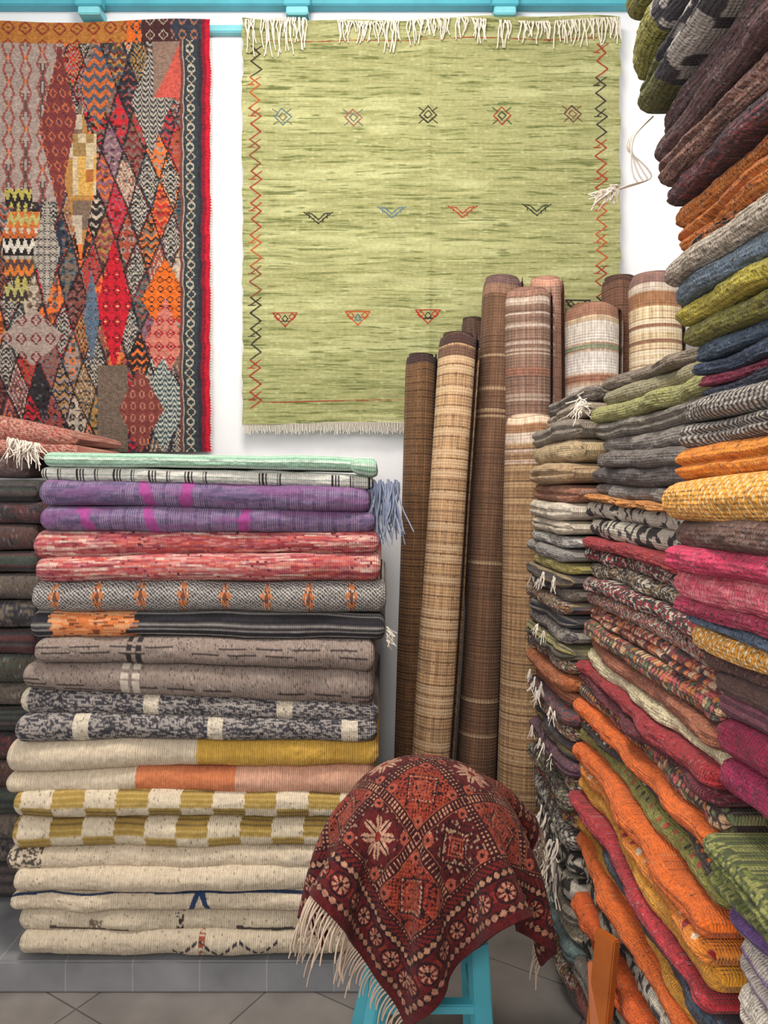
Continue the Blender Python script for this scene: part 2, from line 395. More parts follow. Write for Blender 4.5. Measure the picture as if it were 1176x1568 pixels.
def p_left(X,Y):
    o=np.ones(X.shape+(3,))*GG
    col=np.floor(X/26);z=np.abs(fr((X)/26)-.5)*26;ph=Y+17*h2(col,0,3)
    w=np.abs(fr(ph/36)-.5)*17
    o[np.abs(z-w*.9-1)<1.8]=c(138,76,70);o[(z<2.2)&(np.abs(fr(ph/36)-.5)<.12)]=c(190,110,70)
    o[(np.abs(z-w*.5)<1.2)&(h2(col,np.floor(ph/36),4)>.6)]=c(85,68,68);return o
k.reg(-90,98,66,310,p_left)
k.reg(60,122,66,330,lambda X,Y:lat(c(110,52,52),c(170,95,66),c(60,60,75),15,22,.40)(X-Y*.2,Y),'dia')
k.reg(200,262,72,240,chev(c(56,54,58),c(160,152,142),8),'dia')
k.reg(122,176,60,200,lambda X,Y:chev(c(70,80,95),c(185,95,50),16,18,10)(X,Y),'dia')
k.reg(98,148,150,400,lambda X,Y:PAL[[4,4,5,6,11,4]][(h2(np.floor(X/14),np.floor(Y/22),2)*6).astype(int)],'dia')
k.reg(112,148,205,300,lambda X,Y:np.array([c(190,148,78),c(184,166,136),c(160,98,52),c(145,116,74)])[(h2(np.floor(X/12),np.floor(Y/20),5)*4).astype(int)])
k.reg(-2,68,285,465,teeth([c(60,50,50),c(165,152,80),c(180,168,150),c(175,92,50),c(60,50,50),c(160,150,138),c(110,106,80)],15),'dia')
k.reg(8,50,290,318,teeth([c(40,36,38),c(170,158,82)],14));k.reg(12,62,325,350,teeth([c(165,158,98),c(185,102,52)],12))
k.reg(6,62,366,392,teeth([c(35,32,34),c(198,190,178)],13));k.reg(8,52,398,424,teeth([c(195,112,50),c(80,60,60)],13));k.reg(8,44,436,462,teeth([c(165,158,98),c(60,50,50)],13))
k.reg(50,92,300,470,lat(c(155,146,136),c(60,58,60),c(60,58,60),9,12,.4),'dia')
k.reg(148,200,360,570,lat(c(178,32,46),c(102,28,34),c(195,150,115),17,24,.4),'dia')
k.reg(128,152,410,560,lat(c(85,102,120),c(60,70,90),c(140,100,90),11,15),'dia')
k.reg(215,290,395,520,lat(c(208,100,38),c(45,35,38),c(45,35,38),14,15,.4),'dia')
k.reg(222,282,455,590,lat(c(184,112,98),c(150,35,45),c(45,35,38),18,20,.4),'dia')
k.reg(212,288,545,692,chev(c(60,74,80),c(168,168,160),8,14,9),'dia')
k.reg(150,196,560,692,lambda X,Y:chev(c(112,98,86),c(98,82,74),5)(X,Y))
k.reg(180,250,560,692,lat(c(116,58,54),c(165,112,96),c(60,50,50),14,18,.4),'dia')
k.reg(0,100,470,560,lat(GG,c(105,44,48),c(150,88,60),22,28,.4),'dia')
k.reg(235,276,66,150,lambda X,Y:np.where((Y-66>(276-X)*2.0)[...,None],c(180,80,70),c(130,106,94)))
k.reg(-90,215,33,67,lat(c(165,108,52),c(130,56,42),c(82,38,38),26,28,.42))
k.reg(195,217,33,67,lat(c(200,98,40),c(50,60,70),c(160,40,48),22,28,.42))
k.reg(217,280,33,66,lat(c(66,38,40),c(160,150,135),c(140,90,55),20,22,.4))
def bord(X,Y):
    o=np.ones(X.shape+(3,))*c(50,55,60)
    m=np.abs(fr(Y/15)-.5)*14; d=np.abs(X-291)
    o[(np.abs(d-m*.9)<1.4)]=c(160,156,142);o[(d<2.5)&(np.abs(fr(Y/15)-.5)<.14)]=c(160,130,105)
    o[X<280]=c(105,62,58);o[(X>278)&(X<280.5)]=c(150,140,128);o[X>302]=c(46,44,54);return o
k.reg(276,310,62,692,bord)
k.reg(262,310,33,62,lat(c(50,55,66),c(150,98,80),c(165,156,140),18,22,.4))
k.reg(309,316,33,692,lambda X,Y:np.ones(X.shape+(3,))*c(120,28,42))
k.reg(315,323,33,692,lambda X,Y:np.ones(X.shape+(3,))*c(180,26,48))
k.C*= (.86+.28*vn(k.UU/2.6,k.VV/1.8,6))[...,None]
pk=empty('patchwork_kilim_wall_hanging')
hang('field',k,3.15,lambda X,Y:3*np.sin(X/60)*np.clip((90-Y)/60,0,1),M_KILIM,pk,.006,9,None)
L=[];
for i in range(150):
    v=60+i*4.2;p=W(322,v,3.145);L.append([p,p+np.array([.006+.004*RNG.rand(),0,-.004])])
strands('selvedge',L,.002,Y_WHITE,pk)
# ---------------------------------------------------------------- LEFT STACK
k1=2.2/F
CR=c(220,203,178)
def p_mint(s,t,tn,sd):
    o=full(s,c(165,202,178));o=mix(o,full(s,c(112,150,128)),fr(t/.011)<.22);return mix(o,full(s,c(205,218,205)),(fr(t/.022)>.75))
def p_bars(s,t,tn,sd):
    o=mix(full(s,c(212,210,202)),full(s,c(140,165,150)),fr(t/.012)<.15)
    x=fr(s/.11);m=((x<.05)|((x>.09)&(x<.14))|((x>.18)&(x<.22))|((x>.5)&(x<.53))|((x>.57)&(x<.60)))&(h2(np.floor(s/.11),1,sd)<.92)
    return mix(o,full(s,c(50,42,48)),m&(tn>-.5))
def p_purple(x0):
    def f(s,t,tn,sd):
        n=vn(s*30,t*500,sd);o=mix(full(s,c(124,100,136)),full(s,c(98,86,118)),n>.5)
        o=mix(o,full(s,c(152,132,160)),(fr(s/.007)<.25)&(vn(s*9,t*20,sd)>.4))
        o=mix(o,full(s,c(132,82,132)),sst(.55,.8,vn(s*7,t*60,sd+8))*.6)
        for a in x0:
            d=np.abs(s-a-.02*tn*(1 if a<.4 else -.3));o=mix(o,full(s,c(165,72,142)),(d<.010+.012*vn(s*0+a*9,t*90,sd))*.9)
        return o
    return f
def p_pink(s,t,tn,sd):
    K=np.array([c(150,58,70),c(196,108,102),c(216,182,168),c(128,50,64),c(200,92,80),c(180,98,108),c(172,76,78),c(222,198,182)])
    it=np.floor(t/.0040);x=s/.022+h2(it,0,sd)*7+1.2*np.sin(it*.9);h=h2(np.floor(x),it,sd)
    x2=s/.09+h2(it,2,sd)*5;hb=h2(np.floor(x2),it,sd+1)
    o=mix(K[(h*8).astype(int)],K[(hb*8).astype(int)],np.full(s.shape,.62))
    dash=(h2(np.floor(s/.008),it,sd+2)>.98);return mix(o,full(s,c(85,40,52)),dash)
def p_herr(s,t,tn,sd):
    z=tri(s/.048)*.020;st=fr((t+z)/.0100)<.48
    o=mix(full(s,c(45,44,50)),full(s,c(198,192,186)),st)
    cell=np.floor(s/.126-.1);m=np.abs(fr(s/.126-.1)-.5)*.126/.020+np.abs(tn)/.85
    o=mix(o,full(s,c(196,122,78)),(m<1)&(fr(t/.008)<.8)&(h2(np.floor(s/.006),np.floor(t/.004),1)<.82));return mix(o,full(s,c(120,75,60)),(m<.35))
def p_dark(s,t,tn,sd):
    i=np.floor(t/.005);h=h2(i,0,3.3)
    o=np.array([c(42,40,46),c(46,44,50),c(84,80,80),c(150,146,142),c(42,40,44)])[(h*5).astype(int)]
    n=vn(s*25,t*330,sd);og=mix(full(s,c(215,125,72)),full(s,c(225,165,118)),n>.55);og=mix(og,full(s,c(120,70,50)),vn(s*40,t*300,sd+3)>.75)
    e=.30+.03*(h2(i,2,1)-.5)*2;o=mix(o,og,(s>.05+.02*h2(i,5,1))&(s<e)&(tn<.75));return o
def p_grey(bars,dens=.12):
    def f(s,t,tn,sd):
        o=heather(c(156,140,130),.12,c(138,122,114))(s,t,tn,sd)
        it=np.floor(t/.016);x=s/.11+h2(it,0,sd)*3;h=h2(np.floor(x),it,sd)
        o=mix(o,full(s,c(50,42,44)),(h<.5)&(fr(x)<.75)&(fr(t/.016)<.17)&(tn>-.7)&(np.abs(tn)<.95))
        for a,b,cc in bars: o=mix(o,full(s,cc),(s>a)&(s<b)&(h2(np.floor(t/.004),0,2)<.9))
        return o
    return f
def p_mel(off):
    def f(s,t,tn,sd):
        n=.6*vn(s*90,t*600,sd)+.4*vn(s*300,t*600,sd+1);o=mix(full(s,c(64,62,68)),full(s,c(162,154,149)),sst(.45,.58,n))
        x=fr((s-off)/.40);return mix(o,heather(c(210,198,178))(s,t,tn,sd),(x<.12)&(tn>-.8)&(tn<.75))
    return f
def p_split(lst):
    def f(s,t,tn,sd):
        o=full(s,lst[0][1])
        for a,cc in lst[1:]: o=mix(o,full(s,cc),s>a+.002*h2(np.floor(t/.004),0,1))
        return o*(1+.06*(vn(s*200,t*300,sd)-.5)-.10*(fr(s/.006)<.3))[...,None]
    return f
def p_check(off):
    def f(s,t,tn,sd):
        ix=np.floor((s+off)/.095+.06*h2(np.floor(t/.005),0,2));iy=(tn>.05)
        m=(ix+iy)%2==0
        gold=mix(full(s,c(166,138,72)),full(s,c(190,162,98)),fr(t/.007)<.35);gold=mix(gold,full(s,c(112,90,58)),fr(t/.014)<.14)
        cr=heather(c(218,203,178),.06,fl=.4)(s,t,tn,sd);return mix(cr,gold,m)
    return f
def p_cream(marks=(),stripe=None,col=CR):
    def f(s,t,tn,sd):
        o=heather(col,.05,fl=.2)(s,t,tn,sd)*(1-.09*(fr(s/.006)<.3))[...,None]
        if stripe is not None: o=mix(o,full(s,stripe[0]),np.abs(tn-stripe[1]-.1*(vn(s*4,0,sd)-.5))<stripe[2])
        for kind,a,w,cc in marks:
            if kind=='tri': o=mix(o,full(s,cc),(np.abs(np.abs(s-a)-(tn+.9)*w*.6)<w*.28)&(np.abs(tn)<.9))
            if kind=='bar': o=mix(o,full(s,cc),(np.abs(s-a)<w)&(np.abs(tn-.1)<.35)&(h2(np.floor(s/.006),np.floor(t/.004),1)<.75))
            if kind=='line': o=mix(o,full(s,cc),(np.abs(s-a)<w)&(np.abs(tn-.25-.5*(s-a))<.09))
            if kind=='mess': o=mix(o,full(s,cc),(np.abs(s-a)<w)&(vn(s*120,t*260,sd)>.55))
            if kind=='zig': o=mix(o,full(s,cc),(np.abs(s-a)<w)&(np.abs(tn-.1-.8*(tri(s/.12)-.5))<.1)&(fr(s/.02)<.7))
        return o
    return f
ls=empty('folded_rug_stack')
LY=[ # vtL,vbL,vtR,vbR,uL,uR,pat
(692,714,701,724,62,574,p_mint),
(713,735,728,750,58,572,p_bars),
(733,774,749,786,57,566,p_purple([.32,.44,1.2])),
(773,816,785,818,60,574,p_purple([.14,.33,.61])),
(815,857,816,849,52,580,p_pink),
(855,893,848,893,50,583,p_pink),
(893,938,893,942,46,592,p_herr),
(937,981,941,984,46,590,p_dark),
(980,1019,984,1030,52,574,p_grey([(.27,.285,c(50,45,46)),(.30,.318,c(50,45,46))])),
(1018,1060,1028,1086,32,572,p_grey([(.295,.318,c(208,195,180)),(.33,.352,c(208,195,180))])),
(1058,1098,1082,1108,24,580,p_mel(-.02)),
(1097,1138,1106,1138,22,578,p_mel(.17)),
(1137,1186,1134,1176,6,580,p_split([(0,CR),(.57,c(214,170,78))])),
(1183,1218,1175,1222,6,575,p_split([(0,CR),(.39,c(214,130,88)),(.69,c(222,170,144))])),
(1210,1257,1220,1259,16,562,p_check(.065)),
(1256,1306,1258,1302,14,562,p_check(.07)),
(1302,1338,1300,1332,6,560,p_cream([('mess',.05,.06,c(90,80,75))])),
(1336,1373,1330,1366,16,560,p_cream()),
(1370,1400,1364,1396,12,560,p_cream([('tri',.57,.03,c(45,65,100))],(c(45,60,90),-.65,.10))),
(1396,1432,1394,1432,24,560,p_cream([('bar',.24,.02,c(120,105,90)),('line',.22,.12,c(90,75,65)),('mess',.49,.012,c(60,55,50)),('line',.78,.12,c(70,60,60))],None,c(204,189,166))),
(1430,1466,1430,1466,26,560,p_cream([('zig',.62,.16,c(60,55,60)),('mess',.55,.01,c(150,80,60))],None,c(204,189,166)))]
for i,(a,b,a2,b2,uL,uR,pat) in enumerate(LY):
    d=2.2+.012*math.sin(i*2.1)
    p0=W(uL,(a+b)/2,d);p1=W(uR,(a2+b2)/2,d)
    fold(ls,'rug_%02d'%(i+1),p0,p1,(0,1,0),.72,(b-a)*k1,(b2-a2)*k1,pat,i*3.7+1,M_RIB,ss=1,ds=.0022,nf=28,cap=(.026,.026),wav=.011,dz=.005)
fold(ls,'mint_flap',W(536,712,2.19),W(577,716,2.185),(0,1,0),.5,.045,.06,p_mint,77,M_RIB,cap=(.03,.018),wav=.002,dz=.001)
L=[]
for u in range(566,612,4): L+=tassel(W(u,735+ (u%3)*3,2.24+.03*RNG.rand()),.13,5,.02,(.02,0,-1),.012)
strands('corner_tassels',L,.0028,Y_GREY,ls)
L=[]
for v in range(960,985,5): L+=tassel(W(592,v,2.24),.035,4,.01,(.5,0,-.5),.004)
strands('edge_tassels',L,.002,Y_WHITE,ls)
# ---------------------------------------------------------------- FAR LEFT STACK
fl=empty('dark_blanket_stack')
cols=[c(88,76,74),c(60,52,56),c(100,64,56),c(66,74,66),c(110,96,84),c(48,45,54),c(90,44,48),c(78,70,58),c(116,102,94)]
v=735;i=0;zlo=H-(1472-740)/F*2.2
while True:
    t=34+12*h2(i*1.,0,3)
    zb=H-(v+t-740)/F*2.5
    last=zb<zlo+.06
    if last: t=(H-zlo-.003)/2.5*F+740-v
    pt=heather(cols[i%9],.2,cols[(i*4+2)%9]) if i%3 else bands([cols[i%9],cols[(i+3)%9],c(40,36,40)],.006)
    fold(fl,'blanket_%02d'%i,W(-190,v+t/2,2.5),W(56+6*math.sin(i*2.),v+t/2,2.5),(0,1,0),.5,t*2.5/F*.95,t*2.5/F*.95,pt,i+50.,M_WOOL,ds=.005,nf=14,wav=.010,dz=.002)
    v+=t;i+=1
    if last: break
rl=empty('pink_folded_rug')
pp=dia([c(172,108,96),c(156,84,74),c(186,146,128),c(126,72,68),c(180,128,114)],.05,.03,.3)
fold(rl,'upper_fold',W(-160,632,2.55),W(112,674,2.55),(0,1,0),.42,.12,.07,pp,5.,M_KILIM,ds=.004,wav=.014,dz=.016,cap=(.02,.08))
fold(rl,'lower_fold',W(-160,672,2.53),W(116,697,2.53),(0,1,0),.42,.08,.05,pp,6.,M_KILIM,ds=.004,wav=.012,dz=.012)
fold(rl,'base_fold',W(-160,714,2.53),W(40,716,2.53),(0,1,0),.42,.08,.07,heather(c(120,90,85),.2,c(80,70,75)),7.,M_WOOL,ds=.004,wav=.012,dz=.006)
L=[]
for u in range(14,60,4): L+=tassel(W(u,668+u*.2,2.49),.05,5,.02,(.1,-.1,-1),.012)
strands('fringe',L,.0025,Y_WHITE,rl)
# ---------------------------------------------------------------- RIGHT STACKS
wh=c(204,195,180);bk=c(42,38,40);rd=c(155,32,42);org=c(226,106,30);yel=c(220,152,48);olv=c(144,142,68);mar=c(98,62,62)
kil=dia([c(110,60,50),bk,wh,c(170,90,70),c(60,70,80),c(160,140,80)],.03,.02,.35)
flo=dots(heather(c(72,48,46),.2,c(50,38,40)),[c(195,90,90),c(210,170,130),c(200,120,60),c(120,130,90)],.016,.006)
flor=dots(heather(c(145,55,53),.2,c(112,42,46)),[c(215,180,150),c(60,50,55),c(215,130,80)],.014,.006)
bwr=speckle([bk,wh,rd,bk],.007,.004)
A_L=[(606,628,heather(c(98,88,84),.2,c(130,118,108))),(628,652,heather(c(150,134,118),.15,c(172,156,138))),(652,682,heather(c(138,126,114),.15)),(680,712,heather(c(188,164,126),.1)),(712,742,heather(c(180,150,114),.1)),(742,768,heather(c(156,104,80),.15)),
(768,792,heather(c(214,202,184),.08,fl=.4)),(792,814,heather(c(208,194,174),.08,fl=.4)),(814,832,speckle([c(170,166,162),c(130,126,124),c(205,198,190)])),(832,850,heather(c(145,140,136))),(850,868,heather(c(165,152,84))),
(868,886,bands([c(60,50,50),c(90,80,78),c(150,130,90)],.004)),(886,905,heather(c(130,118,105),.2,c(80,70,70))),(905,925,kil),(925,945,bands([c(70,66,70),c(140,130,118),c(50,60,75)],.004)),(945,968,speckle([c(110,104,100),c(160,150,140),c(70,64,66)])),(968,990,bands([c(160,150,90),c(90,84,70),c(60,54,54)],.005)),
(990,1012,kil),(1012,1034,heather(c(195,112,56),.15,c(150,80,46))),(1034,1056,bands([c(150,80,60),c(60,50,50),c(190,120,80)],.004)),(1056,1078,speckle([c(60,70,90),c(110,90,80),c(150,70,70)])),(1078,1100,kil),(1100,1124,bands([c(90,80,60),c(150,130,60),c(60,50,55)],.005)),
(1124,1148,heather(c(120,70,75),.2,c(80,60,80))),(1148,1172,kil),(1172,1196,speckle([c(90,100,70),c(60,56,60),c(160,140,120)])),(1196,1222,flo),(1222,1250,speckle([bk,wh,c(120,110,110)])),(1250,1290,ikat(bk,wh,90)),(1290,1325,ikat(bk,wh,70)),
(1325,1352,heather(c(150,140,128))),(1352,1378,heather(c(190,176,152))),(1378,1404,heather(c(112,132,132))),(1404,1430,speckle([c(90,110,110),c(60,60,66),c(160,60,60)])),(1430,1458,kil),(1458,1485,heather(c(100,90,84)))]
sa=empty('folded_kilim_stack')
def side_stack(par,lst,yn,yf,xfun,D,dref,ss,cap,mats,nf=18,ds=.003,wav=.012,dz=.008,lean=0.0):
    n=len(lst)
    for i,row in enumerate(lst):
        a,b,pt=row[:3];z0=H-(a-740)/F*dref;z1=H-(b-740)/F*dref
        if z1<0.0: z1=0.002
        if z0<=.01: break
        zc=(z0+z1)/2;x=xfun(i,(a+b)/2)
        th=(z0-z1)
        fold(par,'textile_%02d'%(i+1),(x,yf,zc),(x+lean,yn,zc),(1,0,0),D,th,th,pt,i*2.3+ss*10,mats(i),ss=ss,ds=ds,nf=nf,cap=cap,wav=wav,dz=dz if z1>.1 else .0015,ply=(2 if (th>.040 and h2(i*1.,ss,5)<.45) else 1),fuzz=1.4)
side_stack(sa,A_L,2.06,2.52,lambda i,v:np.interp(v,[600,640,700,830,950,1060,1200,1350,1500],[.56,.54,.50,.485,.49,.51,.50,.51,.55])+.012*math.sin(i*2.7),.36,2.3,3,(.03,.07),lambda i:M_WOOL)
L=[]
for v,n in ((872,6),(880,4),(960,4),(1045,5),(1060,6),(1130,5),(1150,4),(1100,3),(980,3),(1185,4)):
    for kq in range(n): L+=tassel((.482+.01*RNG.rand(),2.08+.4*RNG.rand(),H-(v-740)/F*2.3),.035,5,.008,(-.15,-.12,-.8),.003)
strands('white_fringe',L[:len(L)*2//3],.0016,Y_WHITE,sa);strands('dark_fringe',L[len(L)*2//3:],.0016,Y_DARK,sa)
L=[];L2=[]
for kq in range(14):
    T=tassel((.485+.01*RNG.rand(),2.06+.3*RNG.rand(),H-(1265+kq*5-740)/F*2.15),.075,8,.012,(-.3,-.3,-.8),.008);L+=T[:6];L2+=T[6:]
strands('big_tassels_white',L,.0028,Y_WHITE,sa);strands('big_tassels_dark',L2,.0028,Y_DARK,sa)
B_L=[(585,604,heather(c(122,108,94),.2)),(604,628,heather(c(158,150,118),.15,c(132,124,96))),(628,652,heather(c(156,154,96))),(652,676,heather(c(130,122,112),.15)),(676,698,dots(heather(c(132,124,118)),[c(190,80,70),wh],.04,.005)),(698,720,heather(c(112,104,100))),(720,742,heather(c(80,72,72))),(742,760,heather(c(122,116,112))),(760,768,heather(c(200,130,60))),
(768,792,ikat(wh,bk,75,.58)),(792,818,ikat(wh,bk,60,.55)),(818,832,heather(rd,.1)),(832,852,bwr),(852,872,speckle([c(60,50,45),wh,c(150,120,80),bk])),(872,892,bwr),(892,915,dia([c(150,60,60),wh,bk,c(190,130,110)],.03,.02,.3)),(915,940,flor),(940,965,flo),(965,985,heather(c(175,102,70),.2,c(140,84,66))),(985,1004,heather(c(214,200,164),fl=.4)),
(1004,1022,heather(rd,.1)),(1022,1036,heather(c(100,28,42))),(1036,1060,flo),(1060,1082,heather(org,.08,fl=.3)),(1082,1100,dots(heather(c(60,50,48)),[org,wh],.03,.006)),(1100,1126,dots(heather(olv,.12),[c(60,50,45),c(190,80,60)],.03,.005)),(1126,1150,heather(org,.08,fl=.3)),(1150,1172,dots(heather(c(228,134,44),.08,fl=.3),[rd,c(230,210,180)],.035,.007)),(1172,1198,heather(yel,.08,fl=.3)),
(1198,1214,heather(c(175,46,56))),(1214,1240,heather(c(60,52,60),.2,c(60,80,100))),(1240,1262,heather(yel,.08,fl=.3)),(1262,1286,heather(org,.08,fl=.3)),(1286,1320,ikat(bk,wh,80)),(1320,1352,ikat(bk,wh,80)),(1352,1378,heather(c(230,100,32),.08,fl=.3)),(1378,1402,heather(c(225,94,30),.08,fl=.3)),(1402,1440,ikat(bk,wh,80)),(1440,1480,heather(c(120,110,105))),(1480,1530,heather(c(120,60,50))),(1530,1576,heather(c(90,85,85)))]
sb=empty('folded_blanket_stack')
side_stack(sb,B_L,1.19,2.03,lambda i,v:np.interp(v,[585,650,870,1000,1200,1400],[.62,.575,.545,.54,.515,.53])+.012*math.sin(i*2.1),.62,2.05,4,(.05,.04),lambda i:M_WOOL,nf=20,ds=.003,wav=.016,dz=.014)
L=[]
for kq in range(3): L+=tassel((.53,2.0-.02*kq,H-(612+8*kq-740)/F*2.05),.035,8,.02,(-.3,-.4,-.5),.01)
strands('white_pom',L,.002,Y_WHITE,sb)
# C near stack
hb1=lambda s,t,tn,sd:mix(full(s,c(178,170,160)),full(s,c(66,60,62)),fr(s/.011+t*40)<.5)
hb2=lambda s,t,tn,sd:mix(full(s,c(178,170,160)),full(s,c(66,60,62)),fr(s/.011-t*40)<.5)
def knit(base,fg,p=.011):
    def f(s,t,tn,sd):
        o=base(s,t,tn,sd);z=np.abs(fr(t/p+.5*(np.floor(s/p)%2))-.5)*p+np.abs(fr(s/p)-.5)*p
        return mix(o,full(s,fg),(z<p*.36))
    return f
bwi=ikat(c(62,58,64),c(176,170,164),55,.62)
CL=[(-80,-15,heather(c(130,125,56),.15,c(104,106,48)),955),(-15,40,heather(c(150,146,62),.12,c(100,98,58)),955),(40,78,heather(c(98,92,106),.15,c(76,72,86)),985),(78,130,alongsplit(.13,heather(c(152,148,66),.12,c(116,114,50)),bwi),957),(130,182,alongsplit(.10,heather(c(112,112,58),.15,c(86,90,50)),bwi),960),
(182,215,heather(c(102,72,72),.2,c(74,56,60)),1004),(215,250,heather(c(108,74,74),.2,c(78,58,58)),998),(250,290,heather(c(116,82,74),.2,c(148,108,94)),1004),(290,318,heather(c(78,58,66),.2,c(120,64,64)),1014),(318,352,heather(c(198,114,36),.12,c(160,86,36)),1032),(352,395,heather(c(206,120,40),.12,c(175,94,40)),1030),(395,415,heather(c(58,44,44),.15,c(180,100,40)),1028),
(415,452,heather(c(160,146,130),.12,c(182,170,154)),1008),(452,482,heather(c(112,130,148),.12,c(94,108,122)),1018),(482,512,heather(c(180,166,62),.1,fl=.5),1028),(512,542,heather(c(124,120,50),.15),1040),(542,566,heather(c(68,88,112),.12,c(86,104,124)),1052),(566,586,heather(c(54,70,96),.12),1056),(586,600,heather(c(146,46,76)),1056),(600,618,heather(c(46,54,76),.12),1060),
(618,652,hb1,1036),(652,686,hb2,1038),
(686,732,heather(c(228,140,34),.1,c(212,118,32),fl=.4),1030),(732,792,knit(heather(c(228,154,44),.1,fl=.4),c(238,208,150)),1012),(792,832,heather(c(110,78,66),.15,c(90,64,56)),1026),(832,866,heather(c(202,50,92),.1,fl=.4),1018),(866,912,heather(c(224,90,114),.08,c(230,134,142),fl=.4),1026),(912,934,heather(c(160,34,72),.1),1032),(934,956,heather(c(98,116,140),.12),1050),(956,992,knit(heather(c(222,152,52),.1,fl=.4),c(235,212,165)),1054),
(992,1022,heather(c(108,70,62),.15,c(80,56,54)),1085),(1022,1060,bands([c(95,65,60),c(160,140,130),c(120,80,75),c(80,55,55)],.005),1088),(1060,1092,bands([c(95,45,65),c(140,80,95)],.006),1100),(1092,1150,heather(c(158,20,70),.12,c(118,14,50),fl=.4),1102),(1150,1210,heather(c(170,28,84),.12,c(122,18,58),fl=.4),1112),(1210,1262,speckle([c(50,48,40),c(132,132,66),c(60,58,44)]),1156),
(1262,1300,speckle([c(112,122,56),c(76,84,48),c(150,150,84)],.005,.005),1070),(1300,1352,speckle([c(120,130,60),c(86,94,52),c(142,142,80)],.005,.005),1086),(1352,1420,bands([c(112,80,140),c(200,190,186),c(90,66,112)],.009),1130),(1420,1490,bands([c(208,198,186),c(180,170,165),c(140,112,155)],.009),1132),(1490,1560,heather(c(212,202,190),.08),1130),(1560,1640,heather(yel,.1),1130),(1640,1760,kil,1120),(1760,1880,heather(mar),1120),(1880,2000,heather(olv),1120),(2000,2120,flo,1120),(2120,2256,heather(c(90,85,85)),1120)]
sc=empty('folded_throw_stack')
for i,(a,b,pt,u) in enumerate(CL):
    d=1.13;z0=H-(a-740)/F*d;z1=H-(b-740)/F*d
    x=(u-588)/F*(d-.03)
    fold(sc,'throw_%02d'%(i+1),(x,d,(z0+z1)/2),(x+.03,.62,(z0+z1)/2+.0),(1,0,0),.5,z0-z1,z0-z1,pt,i*1.9+3,M_WOOL,ss=8,ds=.0018,nf=34,cap=(.04,.03),wav=.012,dz=.010 if z1>.1 else .001,ply=2 if (z0-z1>.034 and h2(i*1.,3,8)<.35) else 1,fuzz=1.2)
# hanging yarn from the near stack
L=[]
for j in range(4):
    pts=[]
    for q in np.linspace(0,1,20):
        u=np.interp(q,[0,.25,.5,.75,1],[1000,968-6*j,965+8*j,985+6*j,932]);v=np.interp(q,[0,.3,.6,.8,1],[178,215+5*j,282-6*j,278,295])
        pts.append(W(u,v,1.15+.01*j))
    P=np.array(pts)
    for _ in range(3): P[1:-1]=(P[:-2]+P[1:-1]*2+P[2:])/4
    L.append(P)
strands('yarn_loop',L,.0016,Y_WHITE,sc)
L=[]
for j in range(3): L+=tassel(W(945-6*j,288+3*j,1.15),.02,12,.010,(-.8,0,-.3),.004)
strands('yarn_tassel',L,.0016,Y_WHITE,sc)
# ---------------------------------------------------------------- ROLLED MATS
def p_mat(base,line,per,tick,top=None,light=None,lightden=.3,vl=.25):
    def f(th,h,hn,sd):
        wob=.12*vn(th*5,h*2,sd)
        i=np.floor(h/per+wob);y=fr(h/per+wob)
        o=full(th,base)*(1+.10*(h2(i,0,sd)-.5)+.18*(vn(th*150,h*12,sd)-.5)+.22*(h2(np.floor(th/.006),0,sd)-.5))[...,None]
        if light is not None: o=mix(o,full(th,light),((h2(i,3,sd)<lightden)&(y>.2)&(y<.8))*.8)
        o=mix(o,full(th,line),(y<.085)*(.5+.5*vn(th*60,i,sd)))
        o=mix(o,full(th,line),((fr(th/tick+.5*(i%2))<.09)&(np.abs(y-.05)<.20)&(h2(np.floor(th/tick),i,sd)<.6))*.85)
        o=mix(o,full(th,base)*.78,(fr(th/.012)<.2)*vl*2)
        if top is not None:
            for a,b,cc in top:
                bc=full(th,cc)*(1+.2*(vn(th*120,h*40,sd)-.5)-.12*(fr(h/.011)<.25)-.12*(fr(th/.012)<.22))[...,None]
                o=mix(o,bc,(h>a)&(h<b))
        return o
    return f
def roll(name,ut,vt,dt,ub,db,wpx,pat,sd):
    top=W(ut,vt,dt);R=wpx/2*dt/F
    base=np.array([(ub-588)/F*db,db,0.004])
    ax=top-base;Ln=np.linalg.norm(ax);az=ax/Ln
    e1=np.cross(az,[0,1,0]);e1/=np.linalg.norm(e1);e2=np.cross(az,e1)
    nth=max(70,int(2*math.pi*R/.0034));nh=int(Ln/.0036)
    th=np.linspace(0,2*math.pi,nth);h=np.linspace(0,Ln,nh)
    TH,HH=np.meshgrid(th,h)
    off=2.6
    r=R*(1+.03*np.sin(2*TH+sd)+.03*(vn(TH*1.5,HH*3,sd)-.5)+.02*np.sin(HH*5+sd))-.012*(TH/(2*math.pi))+.006
    r=r*(1-.10*np.exp(-HH/.018))
    ang=TH+off
    edge=.006*np.sin(3*TH+sd)
    P=top+e1*(r*np.cos(ang))[...,None]+e2*(r*np.sin(ang))[...,None]-az*(HH+edge*np.exp(-HH/.1))[...,None]
    C=pat(TH*R,HH,HH/Ln,sd)
    e=empty(name)
    grid('outer_wrap',P,C,np.stack([TH*R,HH],-1),M_STRAW,e)
    t=np.linspace(0,2*math.pi*3.5,160);hs=np.linspace(0,1,12)**2*Ln*.98
    T,S=np.meshgrid(t,hs);rr=(R*.9+.004)*(1-.8*T/t[-1])
    P=top+e1*(rr*np.cos(T+off))[...,None]+e2*(rr*np.sin(T+off))[...,None]-az*(S+.000-.012*np.exp(-S/.02)*(1-.3*T/t[-1]))[...,None]
    grid('inner_spiral',P,full(T,C[2,2])*.95,np.stack([T*R,S],-1),M_STRAW,e)
    return e
dkb=c(78,56,46)
roll('rolled_reed_mat',646,548,3.0,624,2.92,48,p_mat(c(112,82,58),c(48,34,30),.028,.02,[(0,.03,c(66,50,48))]),1.)
